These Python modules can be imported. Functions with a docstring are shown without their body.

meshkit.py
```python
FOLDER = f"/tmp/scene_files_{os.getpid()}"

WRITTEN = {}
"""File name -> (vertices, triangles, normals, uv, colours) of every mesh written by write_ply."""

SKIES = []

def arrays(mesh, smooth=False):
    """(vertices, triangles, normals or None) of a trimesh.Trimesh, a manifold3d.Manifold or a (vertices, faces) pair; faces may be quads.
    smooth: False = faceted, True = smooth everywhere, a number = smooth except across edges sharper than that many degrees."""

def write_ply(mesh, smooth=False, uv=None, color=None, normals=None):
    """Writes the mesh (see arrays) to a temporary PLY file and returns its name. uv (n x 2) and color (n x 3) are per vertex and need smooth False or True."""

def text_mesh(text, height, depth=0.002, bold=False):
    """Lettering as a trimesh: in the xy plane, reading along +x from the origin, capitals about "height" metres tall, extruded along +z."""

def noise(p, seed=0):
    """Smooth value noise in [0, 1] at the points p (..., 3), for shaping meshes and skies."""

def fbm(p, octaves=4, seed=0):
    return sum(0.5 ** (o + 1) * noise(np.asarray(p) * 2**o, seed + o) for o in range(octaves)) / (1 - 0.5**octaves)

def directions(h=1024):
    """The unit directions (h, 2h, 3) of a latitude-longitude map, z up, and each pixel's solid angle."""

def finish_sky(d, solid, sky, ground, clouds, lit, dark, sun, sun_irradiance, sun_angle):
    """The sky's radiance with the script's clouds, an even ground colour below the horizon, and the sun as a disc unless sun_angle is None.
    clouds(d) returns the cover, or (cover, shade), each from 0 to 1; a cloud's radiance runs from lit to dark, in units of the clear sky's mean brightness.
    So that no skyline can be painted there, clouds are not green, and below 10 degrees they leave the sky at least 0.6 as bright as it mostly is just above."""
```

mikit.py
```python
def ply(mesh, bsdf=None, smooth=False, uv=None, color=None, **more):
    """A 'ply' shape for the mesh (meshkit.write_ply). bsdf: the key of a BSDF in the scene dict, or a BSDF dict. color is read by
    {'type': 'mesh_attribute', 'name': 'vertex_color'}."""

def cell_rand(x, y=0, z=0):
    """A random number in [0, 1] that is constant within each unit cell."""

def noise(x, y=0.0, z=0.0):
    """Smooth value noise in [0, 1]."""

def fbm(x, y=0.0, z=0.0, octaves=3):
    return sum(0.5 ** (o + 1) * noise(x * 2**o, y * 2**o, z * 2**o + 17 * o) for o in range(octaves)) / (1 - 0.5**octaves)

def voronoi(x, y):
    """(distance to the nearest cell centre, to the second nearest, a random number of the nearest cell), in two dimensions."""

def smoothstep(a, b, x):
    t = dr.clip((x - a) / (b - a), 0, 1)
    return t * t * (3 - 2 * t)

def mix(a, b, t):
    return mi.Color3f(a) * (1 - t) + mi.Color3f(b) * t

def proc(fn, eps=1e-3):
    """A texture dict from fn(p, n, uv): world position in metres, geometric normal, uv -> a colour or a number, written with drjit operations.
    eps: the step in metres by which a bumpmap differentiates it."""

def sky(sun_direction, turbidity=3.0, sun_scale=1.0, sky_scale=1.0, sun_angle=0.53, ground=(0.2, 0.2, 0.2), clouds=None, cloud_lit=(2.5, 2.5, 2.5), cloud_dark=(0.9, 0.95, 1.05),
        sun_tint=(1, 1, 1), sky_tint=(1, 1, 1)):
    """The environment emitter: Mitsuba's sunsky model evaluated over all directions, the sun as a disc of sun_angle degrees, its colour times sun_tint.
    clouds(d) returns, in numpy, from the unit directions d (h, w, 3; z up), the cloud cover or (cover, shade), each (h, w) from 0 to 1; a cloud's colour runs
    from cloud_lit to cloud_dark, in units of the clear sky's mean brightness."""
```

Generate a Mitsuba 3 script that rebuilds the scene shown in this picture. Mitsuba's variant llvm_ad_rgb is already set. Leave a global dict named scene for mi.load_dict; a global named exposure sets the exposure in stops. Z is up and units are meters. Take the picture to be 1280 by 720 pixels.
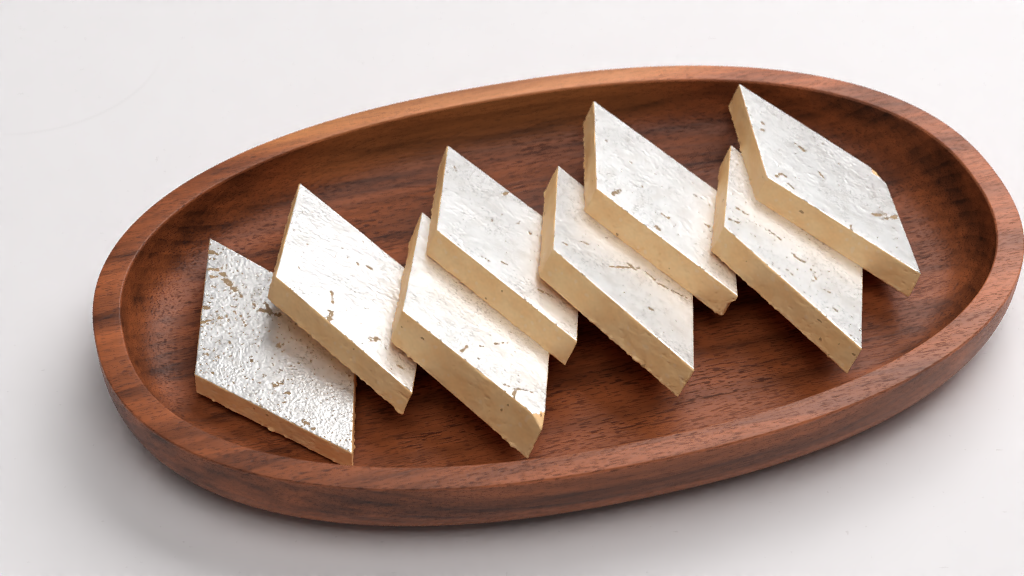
import math
import numpy as np
import drjit as dr
import mitsuba as mi
import trimesh
import meshkit
import mikit
from mikit import proc, noise, fbm, smoothstep, mix

T = mi.ScalarTransform4f
scene, labels = {}, {}
exposure = 0.0

# ------------------------------------------------------------------ camera
RIM_Z = 0.0288                       # height of the tray's rim above the table; the table is z = 0
PITCH = math.radians(42.24)
DIST = 0.597
AIM = np.array([-0.0177, -0.0176, RIM_Z])
EYE = AIM - DIST * np.array([0, math.cos(PITCH), -math.sin(PITCH)])
scene['camera'] = {
    'type': 'thinlens', 'fov': 30.0, 'fov_axis': 'x', 'near_clip': 0.02, 'far_clip': 50.0,
    'aperture_radius': 0.0022, 'focus_distance': 0.592,
    'to_world': T().look_at(origin=EYE.tolist(), target=AIM.tolist(), up=[0, 0, 1]),
}

# ------------------------------------------------------------------ light: one big soft studio light behind and to the right, and the pale studio round it
AZ, KEY_R, KEY_H = math.radians(36), 1.28, 1.40
key_pos = [KEY_R * math.sin(AZ), KEY_R * math.cos(AZ), KEY_H]
scene['softbox_lamp'] = {
    'type': 'rectangle',
    'to_world': T().look_at(origin=key_pos, target=[0, 0, 0.02], up=[0, 0, 1]) @ T().scale([0.84, 0.70, 1]),
    'emitter': {'type': 'area', 'radiance': {'type': 'rgb', 'value': [4.3, 4.28, 4.27]}},
}
scene['overhead_lamp'] = {
    'type': 'rectangle',
    'to_world': T().look_at(origin=[0.06, -0.46, 1.54], target=[0, 0, 0.02], up=[0, 1, 0]) @ T().scale([0.60, 0.54, 1]),
    'emitter': {'type': 'area', 'radiance': {'type': 'rgb', 'value': [2.85, 2.82, 2.80]}},
}
scene['studio_light'] = {'type': 'constant', 'radiance': {'type': 'rgb', 'value': [0.09, 0.085, 0.086]}}

labels['overhead_lamp'] = {'label': 'white square studio lamp hanging high above the tray', 'category': 'lamp'}
labels['softbox_lamp'] = {'label': 'large white studio softbox lamp standing behind the tray to the right', 'category': 'lamp'}

# ------------------------------------------------------------------ materials
YAW = math.radians(15.665)
CY, SY = math.cos(YAW), math.sin(YAW)


def grain_space(p):
    return CY * p.x + SY * p.y, -SY * p.x + CY * p.y, p.z


def pores(x, y, z):
    """short dark dashes that run along the grain"""
    a = noise(x * 420, y * 2900, z * 2900)
    b = noise(x * 800 + 7, y * 4200 + 3, z * 4200)
    where = smoothstep(0.30, 0.65, fbm(x * 25, y * 140, z * 140, 2))
    return dr.maximum(smoothstep(0.56, 0.82, a), 0.8 * smoothstep(0.62, 0.86, b)) * (0.65 + 0.35 * where)


def wood_colour(p, n, uv):
    x, y, z = grain_space(p)
    warp = 0.010 * (fbm(x * 9, y * 16, z * 16, 3) - 0.5) + 0.0012 * (fbm(x * 60, y * 160, z * 160, 2) - 0.5)
    r = dr.sqrt(dr.square(y + 0.05 + 0.10 * x * x / 0.15 + warp) + dr.square(z + 0.045 + warp * 0.5))
    ring = r * 230
    saw = ring - dr.floor(ring)
    late = smoothstep(0.35, 0.97, saw) * (1 - smoothstep(0.97, 1.0, saw))
    band = fbm(x * 5 + 3, y * 110, z * 110, 4)
    fine = fbm(x * 70, y * 800, z * 800, 3)
    t = dr.clip(0.05 + 0.62 * smoothstep(0.25, 0.75, band) + 0.18 * late * (0.4 + band) + 0.42 * (fine - 0.45), 0, 1)
    red = mix((0.330, 0.091, 0.029), (0.030, 0.0078, 0.0037), t)
    gold = mix((0.52, 0.215, 0.072), (0.26, 0.092, 0.030), t)
    sap = smoothstep(0.072, 0.088, y + 0.012 * (fbm(x * 14, y * 40, z * 40, 2) - 0.5)) * (1 - smoothstep(0.04, 0.12, x))
    c = mix(red, gold, 0.8 * sap)
    pore = pores(x, y, z)
    return mix(c, c * mi.Color3f(0.26, 0.20, 0.17), pore * (0.86 - 0.45 * sap))


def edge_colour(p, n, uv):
    """rim and outside, paler than the well, more so towards right and back"""
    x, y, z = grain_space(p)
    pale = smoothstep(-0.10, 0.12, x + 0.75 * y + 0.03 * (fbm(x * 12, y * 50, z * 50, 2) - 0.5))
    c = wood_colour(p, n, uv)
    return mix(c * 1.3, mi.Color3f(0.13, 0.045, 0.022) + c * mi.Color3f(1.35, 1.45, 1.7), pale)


def wood_rough(p, n, uv):
    x, y, z = grain_space(p)
    return 0.36 + 0.10 * fbm(x * 40, y * 200, z * 200, 2) + 0.2 * pores(x, y, z)


def wood_height(p, n, uv):
    x, y, z = grain_space(p)
    return 0.00006 * noise(x * 200, y * 1600, z * 1600) - 0.00006 * pores(x, y, z)


scene['wood'] = {'type': 'twosided', 'bsdf': {'type': 'bumpmap', 'arbitrary': proc(wood_height, 1.5e-4), 'scale': 1.0,
                 'bsdf': {'type': 'principled', 'base_color': proc(wood_colour), 'roughness': proc(wood_rough), 'specular': 0.26}}}


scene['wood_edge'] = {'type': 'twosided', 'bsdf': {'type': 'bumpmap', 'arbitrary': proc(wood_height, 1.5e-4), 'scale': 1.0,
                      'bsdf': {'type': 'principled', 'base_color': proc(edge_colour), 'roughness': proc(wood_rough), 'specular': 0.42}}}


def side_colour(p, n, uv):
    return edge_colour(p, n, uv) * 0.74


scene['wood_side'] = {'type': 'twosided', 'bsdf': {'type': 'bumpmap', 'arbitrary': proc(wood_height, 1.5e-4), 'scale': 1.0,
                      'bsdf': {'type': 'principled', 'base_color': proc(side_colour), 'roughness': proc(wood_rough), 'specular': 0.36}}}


def paste_colour(p, n, uv):
    a = fbm(p.x * 150, p.y * 150, p.z * 150, 3)
    g = noise(p.x * 1300, p.y * 1300, p.z * 1300)
    c = mix((0.96, 0.575, 0.255), (0.98, 0.65, 0.325), smoothstep(0.25, 0.75, a))
    c = c * (0.955 + 0.07 * g)
    pale = smoothstep(0.80, 0.86, noise(p.x * 520, p.y * 520, p.z * 520 + 9))
    c = mix(c, (0.95, 0.84, 0.66), 0.15 * pale)
    bran = smoothstep(0.925, 0.95, noise(p.x * 430 + 5, p.y * 430, p.z * 430))
    c = mix(c, (0.26, 0.10, 0.04), 0.7 * bran)
    return mix(c, mix((0.20, 0.13, 0.07), (0.50, 0.33, 0.18), a), uv.x)             # the oily skin under the foil


def paste_height(p, n, uv):
    return 0.00010 * fbm(p.x * 900, p.y * 900, p.z * 900, 2)


scene['cashew_paste'] = {'type': 'twosided', 'bsdf': {'type': 'bumpmap', 'arbitrary': proc(paste_height, 2e-4), 'scale': 1.0,
                         'bsdf': {'type': 'principled', 'base_color': proc(paste_colour), 'roughness': 0.5, 'specular': 0.4}}}


def leaf_colour(p, n, uv):
    w = fbm(uv.x * 260, uv.y * 420, 3.0, 3)
    c = mix((0.97, 0.965, 0.95), (0.88, 0.86, 0.83), smoothstep(0.45, 0.85, w))
    where = smoothstep(0.35, 0.7, fbm(uv.x * 90, uv.y * 90, 5.0, 2))
    fleck = smoothstep(0.58, 0.74, fbm(uv.x * 1700, uv.y * 3300, 7.0, 2))
    return mix(c, (0.36, 0.33, 0.30), fleck * (0.16 + 0.50 * where))


def leaf_height(p, n, uv):
    return 0.00010 * fbm(uv.x * 1500 + 4 * fbm(uv.x * 200, uv.y * 200, 0, 2), uv.y * 2300, 1.0, 2) * (0.35 + 1.0 * fbm(uv.x * 120, uv.y * 120, 9.0, 2))


scene['silver_foil'] = {'type': 'twosided', 'bsdf': {'type': 'bumpmap', 'arbitrary': proc(leaf_height, 1.5e-4), 'scale': 1.0,
                        'bsdf': {'type': 'principled', 'base_color': proc(leaf_colour), 'metallic': 0.82, 'roughness': 0.41, 'specular': 0.5}}}


def table_colour(p, n, uv):
    c = mix((0.852, 0.832, 0.839), (0.868, 0.850, 0.856), fbm(p.x * 40, p.y * 40, 0, 3))
    speck = smoothstep(0.965, 0.985, noise(p.x * 520, p.y * 520, 2.0))
    # a faint curved scuff at the far left and the ghost of a mark beside it
    d = dr.abs(dr.sqrt(dr.square(p.x + 0.205) + dr.square(p.y - 0.150)) - 0.052)
    scuff = (1 - smoothstep(0.0003, 0.0009, d)) * smoothstep(-0.215, -0.19, p.x) * (1 - smoothstep(0.125, 0.15, p.y))
    return mix(c, (0.62, 0.58, 0.57), dr.clip(0.35 * speck + 0.13 * scuff, 0, 1))


scene['white_board'] = {'type': 'twosided', 'bsdf': {'type': 'principled', 'base_color': proc(table_colour), 'roughness': 0.6, 'specular': 0.3}}

# ------------------------------------------------------------------ the table
scene['tabletop'] = {'type': 'rectangle', 'to_world': T().scale([3, 3, 1]), 'bsdf': {'type': 'ref', 'id': 'white_board'}}
labels['tabletop'] = {'kind': 'structure', 'label': 'matte white tabletop under the wooden tray'}

# ------------------------------------------------------------------ the oval tray: profile rings (inset from the rim's outline, height)
A0, B0, N0 = 0.150, 0.0933, 2.29
D0, D1, DEP, MW = 0.0087, 0.0285, 0.0205, 2.6


def ring(d, z, count=720, k=None):
    t = np.linspace(0, 2 * np.pi, count, endpoint=False)
    c, s = np.cos(t), np.sin(t)
    x = np.sign(c) * np.abs(c) ** (2 / N0)
    y = np.sign(s) * np.abs(s) ** (2 / N0)
    a, b = (A0 - d, B0 - d) if k is None else ((A0 - d) * k, (B0 - d) * k)
    q = np.stack([a * x, b * y], 1)
    # even spacing along the outline
    q = np.vstack([q, q[:1]])
    L = np.r_[0, np.cumsum(np.linalg.norm(np.diff(q, axis=0), axis=1))]
    u = np.linspace(0, L[-1], count, endpoint=False)
    q = np.stack([np.interp(u, L, q[:, 0]), np.interp(u, L, q[:, 1])], 1)
    return np.stack([CY * q[:, 0] - SY * q[:, 1], SY * q[:, 0] + CY * q[:, 1], np.full(count, RIM_Z + z)], 1)


def loft(rings, cap=False):
    n = len(rings[0])
    v = np.vstack(rings)
    i = np.arange(n)
    j = (i + 1) % n
    f = []
    for k in range(len(rings) - 1):
        a, b = k * n, (k + 1) * n
        f += [np.stack([a + i, b + i, b + j], 1), np.stack([a + i, b + j, a + j], 1)]
    if cap:
        v = np.vstack([v, rings[-1].mean(0)])
        a = (len(rings) - 1) * n
        f.append(np.stack([a + i, np.full(n, len(v) - 1), a + j], 1))
    return trimesh.Trimesh(v, np.vstack(f), process=False)


EDGE = 0.0010
rim_rings = [ring(d, z) for d, z in [(0.0, -EDGE), (0.00008, -0.5 * EDGE), (0.00025, -0.0002), (0.0006, 0.0), (0.003, 0.00005), (D0 - 0.003, 0.00005),
                                     (D0 - 0.0006, 0.0), (D0 - 0.00025, -0.0002), (D0 - 0.00008, -0.5 * EDGE), (D0, -EDGE)]]
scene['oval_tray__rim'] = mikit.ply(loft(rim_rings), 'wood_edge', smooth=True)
well = [ring(D0, -EDGE)]
for t in np.linspace(0, 1, 40)[1:]:
    t = 0.5 - 0.5 * math.cos(math.pi * t) if t < 1 else 1.0
    t = t ** 1.6
    z = -DEP * (1 - (1 - t) ** MW) ** (1 / MW)
    if z < -EDGE * 1.3:
        well.append(ring(D0 + t * (D1 - D0), z))
well += [ring(D1, -DEP - 0.00005, k=k) for k in (0.9, 0.6, 0.3, 0.05)]
scene['oval_tray__well'] = mikit.ply(loft(well, cap=True), 'wood', smooth=True)
OH, OD = RIM_Z - 0.0012, 0.0112
side = [ring(OD * t ** 3, -EDGE - (OH - EDGE) * t) for t in np.linspace(0, 1, 30)]
side += [ring(OD + 0.0008, -OH - 0.0006), ring(OD + 0.002, -OH - 0.0010), ring(OD + 0.004, -RIM_Z + 0.0002), ring(OD + 0.004, -RIM_Z + 0.0002, k=0.3)]
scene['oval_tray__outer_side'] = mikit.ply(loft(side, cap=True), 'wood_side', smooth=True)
labels['oval_tray'] = {'label': 'oval dark walnut wood tray with a flat rim holding the row of silvered sweets', 'category': 'tray'}

# ------------------------------------------------------------------ the sweets
HOLES = [[[-44.1,19.2,-41.2,19.9,0.7],[-43.0,16.7,-40.6,17.5,0.6],[-38.8,13.2,-36.7,13.8,0.7],[-36.2,10.5,-34.7,11.5,0.6],[-32.8,7.4,-31.7,7.7,0.4],[-29.6,2.9,-28.8,3.5,0.4],[-33.8,14.0,-30.6,12.7,0.8],[-30.8,12.5,-25.6,10.3,1.0],[-28.6,-1.7,-26.3,-0.5,0.7],[-24.7,-7.2,-22.8,-4.5,0.8],[-22.8,-4.5,-20.0,-0.8,0.6],[-13.4,8.0,-7.3,9.7,0.8],[-13.2,10.8,-10.3,9.3,0.8],[11.1,-14.1,12.4,-12.3,1.0],[16.1,-14.9,16.9,-14.4,0.6],[16.6,-16.6,17.0,-16.3,0.4],[18.2,-17.9,18.2,-17.9,0.6],[27.2,-20.2,29.0,-20.9,0.8],[30.6,-21.3,31.7,-21.6,0.6],[-2.3,-9.5,-0.9,-10.7,0.5],[-17.1,8.9,-16.2,8.6,0.6],[-23.2,9.8,-22.3,9.6,0.6],[-11.9,-8.4,-11.0,-8.7,0.5],[-16.7,2.5,-15.1,1.9,0.4],[1.0,-0.8,2.1,-0.9,0.4]],[[1.1,-11.4,5.1,-15.2,0.5],[8.4,-19.7,11.8,-23.6,0.6],[-7.0,8.9,-6.1,8.8,0.4],[-4.2,11.5,-2.9,11.6,0.6],[24.2,-16.6,24.3,-15.2,1.1],[-21.1,-0.4,-20.7,-0.8,0.3],[-28.4,0.5,-28.4,0.5,0.4],[36.0,-18.5,38.7,-17.7,0.4],[-15.1,10.0,-14.7,10.0,0.3]],[[36.4,-24.8,32.6,-19.5,0.5],[32.6,-19.5,33.2,-18.0,0.7],[33.2,-18.0,35.9,-15.3,0.4],[12.4,-22.1,11.3,-18.3,0.4],[12.7,-13.7,13.4,-12.9,0.4],[14.0,-7.9,14.9,-3.4,0.4],[29.7,-21.6,30.9,-20.6,0.4],[16.6,-19.6,17.8,-18.7,0.3]],[[-19.6,20.2,-20.0,22.4,0.6],[-9.8,1.7,-9.0,1.2,0.3],[0.5,10.3,0.9,10.2,0.4],[4.9,-20.1,7.4,-19.3,0.4],[24.5,-14.8,29.1,-12.9,0.4],[8.7,-15.4,10.3,-14.5,0.4],[-38.5,14.9,-36.0,13.0,0.2]],[[-13.8,-16.3,-12.8,-15.4,0.6],[-12.6,-7.9,-10.8,-5.7,0.5],[21.4,-12.3,22.3,-12.1,0.5],[0.7,-8.3,4.3,4.2,0.4],[6.1,4.6,10.3,4.6,0.4],[12.3,3.9,21.1,9.0,0.5],[1.0,1.1,4.5,1.2,0.6],[23.8,-0.6,24.2,-0.7,0.3],[-45.8,26.3,-44.8,26.2,0.3]],[[-7.3,-21.1,-7.7,-15.8,0.6],[7.6,-11.5,9.9,-11.3,0.8],[11.4,-20.7,12.4,-20.2,0.8],[-17.3,3.7,-16.8,3.9,0.4],[-9.4,7.1,-8.8,7.7,0.4],[4.6,11.9,6.2,12.3,0.5],[18.0,0.4,19.7,1.1,0.6],[-29.7,5.7,-28.6,4.7,0.3],[-7.3,-4.3,-5.7,-5.0,0.3]],[[-19.3,-8.0,-16.0,-7.1,0.6],[-14.6,-16.8,-12.8,-14.6,0.7],[7.3,-7.7,10.6,-6.4,0.7],[14.2,-7.3,18.5,-10.1,0.4],[-6.1,-5.7,-1.6,-5.3,0.4],[11.7,-17.3,14.2,-17.7,0.4],[23.5,-11.8,24.9,-11.0,0.4],[31.1,-17.0,33.2,-17.0,0.4],[5.6,-7.5,6.6,-6.9,0.4]],[[-28.3,1.8,-27.2,3.0,0.6],[-30.3,7.7,-29.4,7.3,0.4],[-15.8,7.4,-12.8,7.2,0.9],[-2.1,-1.3,1.0,-3.2,0.4],[-10.6,19.4,-10.5,19.7,0.3],[-9.6,-21.5,-9.5,-17.3,0.6],[-9.5,-17.3,-7.3,-17.8,0.6],[-4.6,-21.3,-3.0,-22.0,0.6],[-12.4,-14.0,-12.0,-14.2,0.4],[21.8,-6.2,24.3,-0.4,0.6],[25.0,-4.8,27.4,2.7,0.8],[19.6,-20.7,22.0,-26.0,0.4],[20.9,-1.3,23.2,-0.7,0.4],[-0.7,13.0,-0.7,13.0,0.3]]]
SWEETS = [
    dict(rot=(0.56, 2.0, -34.51), loc=(-90.67, -32.14, -9.69), c=[(-48.84, 24.52), (-11.66, -25.15), (46.89, -22.28), (13.6, 22.92)], t=8.2, specks=0.62, pebble=1.0,
         label='leftmost silvered diamond sweet, lying nearly flat, thickly pitted with dark specks'),
    dict(rot=(-21.38, 9.95, -43.01), loc=(-67.53, -13.22, -1.4), c=[(-48.37, 23.56), (-12.06, -24.05), (47.83, -23.87), (12.59, 24.37)], t=8.69, specks=0.16, pebble=0.2,
         label='second diamond sweet from the left, a thin tear in its foil near the front edge'),
    dict(rot=(-21.95, 7.25, -44.3), loc=(-27.89, -28.97, 0.02), c=[(-49.89, 25.84), (-10.24, -25.26), (47.81, -23.28), (12.32, 22.71)], t=11.45, specks=0.10, pebble=0.4,
         label='third diamond sweet from the left, its front corner shaved bare of foil'),
    dict(rot=(-22.29, 8.18, -43.6), loc=(-18.45, 6.74, -0.18), c=[(-49.67, 23.92), (-12.21, -23.96), (48.91, -24.44), (12.96, 24.49)], t=9.64, specks=0.12, pebble=0.3,
         label='fourth diamond sweet from the left, leaning on the one with the bare front corner'),
    dict(rot=(-25.33, 8.79, -46.4), loc=(17.42, -6.57, 1.04), c=[(-50.52, 24.23), (-11.99, -23.48), (49.05, -24.06), (13.46, 23.31)], t=10.78, specks=0.14, pebble=0.4,
         label='fifth diamond sweet from the left, foil crumpled in a line under the next sweet'),
    dict(rot=(-20.07, 10.61, -42.67), loc=(32.4, 29.36, -0.58), c=[(-49.13, 23.7), (-11.9, -24.16), (47.87, -23.99), (13.16, 24.47)], t=9.85, specks=0.18, pebble=0.3,
         label='sixth diamond sweet from the left, front tip chipped and cut side full of holes'),
    dict(rot=(-21.52, 6.88, -50.47), loc=(72.91, 6.48, -1.07), c=[(-50.22, 23.7), (-12.59, -22.6), (49.82, -24.57), (13.0, 23.46)], t=10.0, specks=0.34, pebble=0.5,
         label='seventh diamond sweet from the left, foil scratched beige, lying under the rightmost sweet'),
    dict(rot=(-18.13, 11.86, -37.06), loc=(87.64, 40.52, -1.62), c=[(-48.81, 24.74), (-11.39, -25.33), (47.97, -23.86), (12.23, 24.46)], t=9.44, specks=0.14, pebble=0.3,
         label='rightmost diamond sweet, topmost of the row, with a chipped right corner'),
]


def rotation(rx, ry, rz):
    rx, ry, rz = (math.radians(a) for a in (rx, ry, rz))
    X = np.array([[1, 0, 0], [0, math.cos(rx), -math.sin(rx)], [0, math.sin(rx), math.cos(rx)]])
    Y = np.array([[math.cos(ry), 0, math.sin(ry)], [0, 1, 0], [-math.sin(ry), 0, math.cos(ry)]])
    Z = np.array([[math.cos(rz), -math.sin(rz), 0], [math.sin(rz), math.cos(rz), 0], [0, 0, 1]])
    return Z @ Y @ X


def sfbm(p, o, seed):
    return meshkit.fbm(p, o, seed) - 0.5


class Slab:
    """A cut diamond of cashew paste in millimetres, its top at z = 0; u runs along the front edge (B to C), v to the back (B to A), w upwards."""

    def __init__(self, s, index):
        self.s, self.i = s, index
        self.A, self.B, self.C, self.D = (np.array(q, float) for q in s['c'])
        self.Lu, self.Lv, self.t = np.linalg.norm(self.C - self.B), np.linalg.norm(self.A - self.B), s['t']

    def place(self, a, b, c, rad):
        """rounded box coordinates in mm (a along u, b along v, c depth below the top, positive down) -> points and outward directions"""
        q = np.stack([a, b, c], 1)
        top = np.array([self.Lu, self.Lv, self.t])
        inner = np.clip(q, rad, top - rad)
        d = q - inner
        L = np.linalg.norm(d, axis=1, keepdims=True)
        n = d / np.maximum(L, 1e-9)
        surf = inner + n * rad
        u, v = surf[:, 0] / self.Lu, surf[:, 1] / self.Lv
        xy = ((1 - u) * (1 - v))[:, None] * self.B + (u * (1 - v))[:, None] * self.C + (u * v)[:, None] * self.D + ((1 - u) * v)[:, None] * self.A
        P = np.stack([xy[:, 0], xy[:, 1], -surf[:, 2]], 1)
        e1 = (self.C - self.B) / self.Lu
        e2 = (self.A - self.B) / self.Lv
        m1 = np.array([e2[1], -e2[0]])            # outward on the C side
        m2 = np.array([e1[1], -e1[0]])            # outward on the B-C side
        m1 = m1 if m1 @ e1 > 0 else -m1
        m2 = m2 if m2 @ e2 > 0 else -m2
        N = np.stack([n[:, 0] * m1[0] + n[:, 1] * m2[0], n[:, 0] * m1[1] + n[:, 1] * m2[1], -n[:, 2]], 1)
        N /= np.maximum(np.linalg.norm(N, axis=1, keepdims=True), 1e-9)
        return P, N

    def swell(self, P, N):
        """the outward displacement in mm"""
        k, off = self.i, 37.0 * self.i
        up = np.clip(N[:, 2], 0, 1)
        sides = 1 - np.abs(N[:, 2])
        grain = 0.60 * sfbm(P / 8.0 + off, 2, k) * sides + 0.22 * sfbm(P / 1.6 + off, 3, k + 9) * sides
        pits = meshkit.noise(P / 1.0 + off + 5, k + 21)
        amount = 0.9 if k == 5 else 0.45
        grain -= amount * np.clip(pits - 0.80, 0, 1) / 0.2 * 0.8 * sides
        low = np.clip((-P[:, 2] - (self.t - 1.3)) / 1.3, 0, 1)                       # ragged, crumbly lower edge
        crumb = meshkit.noise(P / 1.25 + off + 11, k + 31)
        grain += low * (1.9 * np.clip(crumb - 0.50, 0, 1) - 0.35 * np.clip(0.42 - crumb, 0, 1)) * np.clip(sides, 0, 1) ** 0.4 * (0.2 + 1.6 * meshkit.noise(P / 6.0 + off + 3, k + 33))
        topw = self.relief(P) * up
        return grain + topw

    def relief(self, P):
        """the crinkles of the foil and the paste under it"""
        off, k = 53.0 * self.i, self.i
        a = math.radians(-18 + 9 * math.sin(k * 2.1))
        ca, sa = math.cos(a), math.sin(a)
        x, y = ca * P[:, 0] + sa * P[:, 1], -sa * P[:, 0] + ca * P[:, 1]
        z = np.zeros_like(x)
        peb = self.s['pebble']
        soft = 0.20 * sfbm(np.stack([x / 12 + off, y / 12, z + 3], 1), 2, k)
        streak = (1 - 0.6 * peb) * 0.135 * sfbm(np.stack([x / 1.7 + off, y / 0.9 + 1.5 * sfbm(P / 6.0 + off, 2, k + 3), z + 1], 1), 3, k + 40) * (0.3 + 1.4 * meshkit.fbm(P / 9.0 + off, 2, k + 70))
        round_ = (0.03 + 0.04 * peb) * sfbm(np.stack([x / 0.55 + off, y / 0.5, z + 2], 1), 1, k + 60)
        return soft + streak + round_

    def chips(self, P):
        """local breaks seen in the photograph, as pulls of the points in mm"""
        if self.i == 7:                                                              # right corner broken off
            d = P[:, :2] - self.D
            w = np.clip(1 - np.linalg.norm(d, axis=1) / 5.5, 0, 1)
            P[:, :2] += (w * 3.4 * (0.8 + 0.9 * sfbm(P / 1.2, 2, 5)))[:, None] * (np.array([-0.9, -0.45]))
        if self.i == 5:                                                              # front tip broken off below
            w = np.clip(1 - np.linalg.norm(P[:, :2] - self.C, axis=1) / 4.0, 0, 1) * np.clip(-P[:, 2] / 3.0 - 0.6, 0, 1)
            P[:, :2] += (w * 2.2)[:, None] * np.array([-0.95, 0.3])
        if self.i == 2:                                                              # thicker towards its front corner
            w = np.clip((P[:, 0] - self.B[0]) / (self.C[0] - self.B[0]), 0, 1) * np.clip(1 - (P[:, 1] + 22.0) / 40.0, 0, 1)
            P[:, 2] -= 2.6 * w * np.clip(-P[:, 2] / self.t, 0, 1)
        if self.i == 2:                                                              # front corner shaved off at a slant
            d = (P[:, 0] - self.C[0]) * 0.96 + (P[:, 1] - self.C[1]) * -0.28 + 6.0
            w = np.clip(d / 6.0, 0, 1) * np.clip(1 + P[:, 2] / 6.0, 0, 1)
            P[:, 2] -= 2.6 * w ** 1.5
        return P


def axis_steps(L, step, rad):
    fine = np.array([0, 0.25, 0.5, 0.75]) * rad * 1.2
    return np.r_[fine, np.linspace(rad * 1.2, L - rad * 1.2, max(3, int(round((L - 2.4 * rad) / step)) + 1)), L - fine[::-1]]


def closed_box(us, vs, ws):
    """the six faces of a box grid with shared corners and edges"""
    V, F, base = [], [], 0
    for ax in range(3):
        p, q = [(1, 2), (2, 0), (0, 1)][ax]
        g = [us, vs, ws]
        for end in (0, -1):
            P_, Q_ = np.meshgrid(g[p], g[q], indexing='ij')
            pts = np.zeros((P_.size, 3))
            pts[:, p], pts[:, q], pts[:, ax] = P_.ravel(), Q_.ravel(), g[ax][end]
            n0, n1 = P_.shape
            i, j = np.meshgrid(np.arange(n0 - 1), np.arange(n1 - 1), indexing='ij')
            a = (base + i * n1 + j).ravel()
            quad = np.stack([a, a + n1, a + n1 + 1, a + 1], 1)
            if end == 0:
                quad = quad[:, ::-1]
            V.append(pts)
            F.append(quad)
            base += len(pts)
    V, F = np.vstack(V), np.vstack(F)
    key, inv = np.unique(np.round(V, 5), axis=0, return_inverse=True)
    return key, inv.ravel()[F]


def to_world(P, s):
    return P / 1000.0 @ rotation(*s['rot']).T + np.array(s['loc']) / 1000.0 + [0, 0, RIM_Z]


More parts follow.
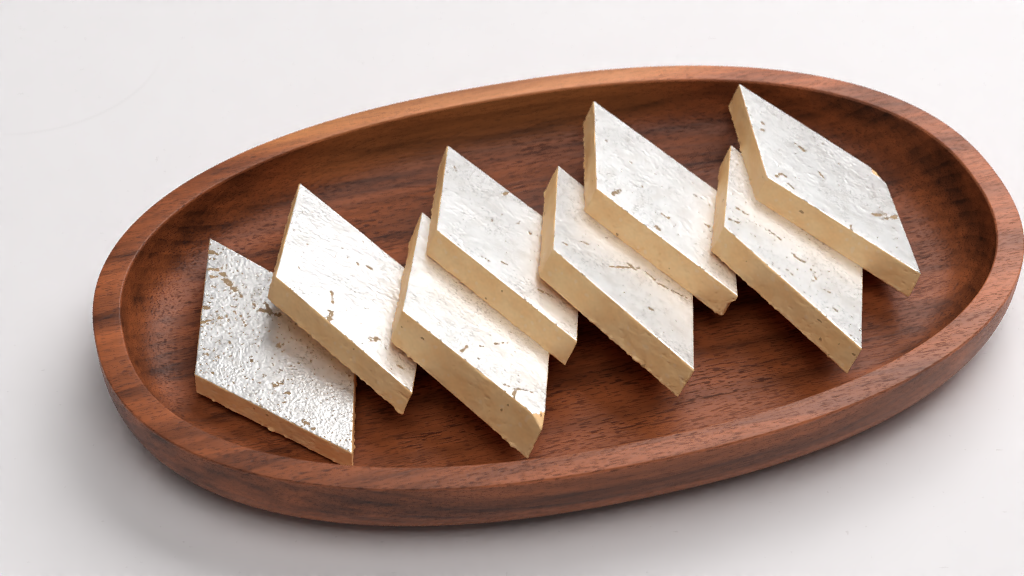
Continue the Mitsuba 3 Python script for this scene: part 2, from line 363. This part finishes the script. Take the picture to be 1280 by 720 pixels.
def hole_mask(x, y, index, s, slab):
    """True where the foil is worn or torn away"""
    off = 71.0 * index
    q = np.stack([x, y, np.zeros_like(x)], 1)
    wob = sfbm(q / 1.1 + off, 3, index)
    frag = meshkit.fbm(q / 0.55 + off + 4, 2, index + 8)
    gone = np.zeros(len(x), bool)
    for x0, y0, x1, y1, r in HOLES[index]:
        a, b = np.array([x0, y0]), np.array([x1, y1])
        ab = b - a
        t = np.clip(((x - x0) * ab[0] + (y - y0) * ab[1]) / max(ab @ ab, 1e-6), 0, 1)
        d = np.hypot(x - x0 - t * ab[0], y - y0 - t * ab[1])
        gone |= (d + 3.2 * r * wob < r * 0.72) & (frag > 0.36)
    a = math.radians(-18)
    xs, ys = math.cos(a) * x + math.sin(a) * y, -math.sin(a) * x + math.cos(a) * y
    n1 = meshkit.fbm(np.stack([xs / (1.1 - 0.4 * s['pebble']) + off, ys / 0.6, 0 * x], 1), 2, index + 3)
    where = meshkit.fbm(q / 11 + off, 2, index + 5)
    gone |= n1 > 0.955 - 0.215 * s['specks'] - 0.10 * (where - 0.5)
    return gone


def make_sweet(index, s):
    key = 'cashew_sweet' if index == 0 else f'cashew_sweet_{index:03d}'
    labels[key] = {'label': s['label'], 'category': 'sweet', 'group': 'diamond cashew sweets shingled in a row on the tray'}
    slab, rad = Slab(s, index), 0.55
    V, F = closed_box(axis_steps(slab.Lu, 0.42, rad), axis_steps(slab.Lv, 0.42, rad), axis_steps(slab.t, 0.36, rad))
    P, N = slab.place(V[:, 0], V[:, 1], V[:, 2], rad)
    P0 = P + N * slab.swell(P, N)[:, None]
    P = slab.chips(P0.copy())
    skin = np.clip((N[:, 2] - 0.75) / 0.2, 0, 1) * (np.linalg.norm(P - P0, axis=1) < 0.02)
    scene[key + '__body'] = mikit.ply(trimesh.Trimesh(to_world(P, s), np.vstack([F[:, [0, 1, 2]], F[:, [0, 2, 3]]]), process=False), 'cashew_paste', smooth=True,
                                      uv=np.stack([skin, 0 * skin], 1))
    # the silver leaf: a thin sheet that follows the top, torn and worn through
    nu, nv = int(slab.Lu / 0.24), int(slab.Lv / 0.24)
    a, b = (g.ravel() for g in np.meshgrid(np.linspace(0.02, slab.Lu - 0.02, nu), np.linspace(0.02, slab.Lv - 0.02, nv), indexing='ij'))
    P, N = slab.place(a, b, np.zeros_like(a), rad)
    flat = P[:, :2].copy()
    sheet = slab.chips(P + N * (slab.swell(P, N) + 0.10)[:, None])
    gone = hole_mask(flat[:, 0], flat[:, 1], index, s, slab)
    edge = np.minimum(np.minimum(a, slab.Lu - a), np.minimum(b, slab.Lv - b))
    rag = sfbm(np.stack([a / 1.3, b / 1.3, 0 * a + index], 1), 3, 80 + index)
    gone |= edge < 0.12 + 0.75 * np.clip(rag, 0, 1)
    if index == 2:
        d = (flat[:, 0] - slab.C[0]) * 0.96 + (flat[:, 1] - slab.C[1]) * -0.28 + 4.6
        gone |= d + 2.0 * rag > 0
    if index == 7:
        gone |= np.hypot(flat[:, 0] - slab.D[0], flat[:, 1] - slab.D[1]) + 2 * rag < 3.0
    if index == 3:
        m = slab.A + (slab.D - slab.A) * 0.62
        gone |= np.hypot(flat[:, 0] - m[0], flat[:, 1] - m[1]) + 1.5 * rag < 1.0
    i, j = np.meshgrid(np.arange(nu - 1), np.arange(nv - 1), indexing='ij')
    k = (i * nv + j).ravel()
    f = np.vstack([np.stack([k, k + nv, k + nv + 1], 1), np.stack([k, k + nv + 1, k + 1], 1)])
    f = f[~gone[f].any(1)]
    used, inv = np.unique(f, return_inverse=True)
    f = inv.reshape(-1, 3)
    W = to_world(sheet[used], s)
    if np.cross(W[f[0, 1]] - W[f[0, 0]], W[f[0, 2]] - W[f[0, 0]])[2] < 0:
        f = f[:, ::-1]
    scene[key + '__silver_leaf'] = mikit.ply(trimesh.Trimesh(W, f, process=False), 'silver_foil', smooth=True, uv=flat[used] / 1000.0 + 0.37 * index)
    labels[key + '__silver_leaf'] = {'label': 'crinkled edible silver leaf on the top face'}


for index, s in enumerate(SWEETS):
    make_sweet(index, s)

# ------------------------------------------------------------------ crumbs that have fallen on the tray


def crumb(key, x, y, z, size, seed, label, group=None):
    m = trimesh.creation.icosphere(subdivisions=3, radius=1.0)
    v = m.vertices * (0.75 + 0.9 * sfbm(m.vertices * 1.1 + 9 * seed, 2, seed))[:, None] * np.array([1.0, 0.75, 0.45]) * size
    v[:, 2] -= v[:, 2].min()
    scene[key] = mikit.ply(trimesh.Trimesh(v + [x, y, z], m.faces, process=False), 'cashew_paste', smooth=True, uv=np.zeros((len(v), 2)))
    labels[key] = {'label': label, 'category': 'crumb'}
    if group:
        labels[key]['group'] = group


crumb('crumb', 0.1096, -0.0208, RIM_Z - DEP - 0.0001, 0.00055, 1, 'tiny pale crumb lying on the tray floor below the rightmost sweet')
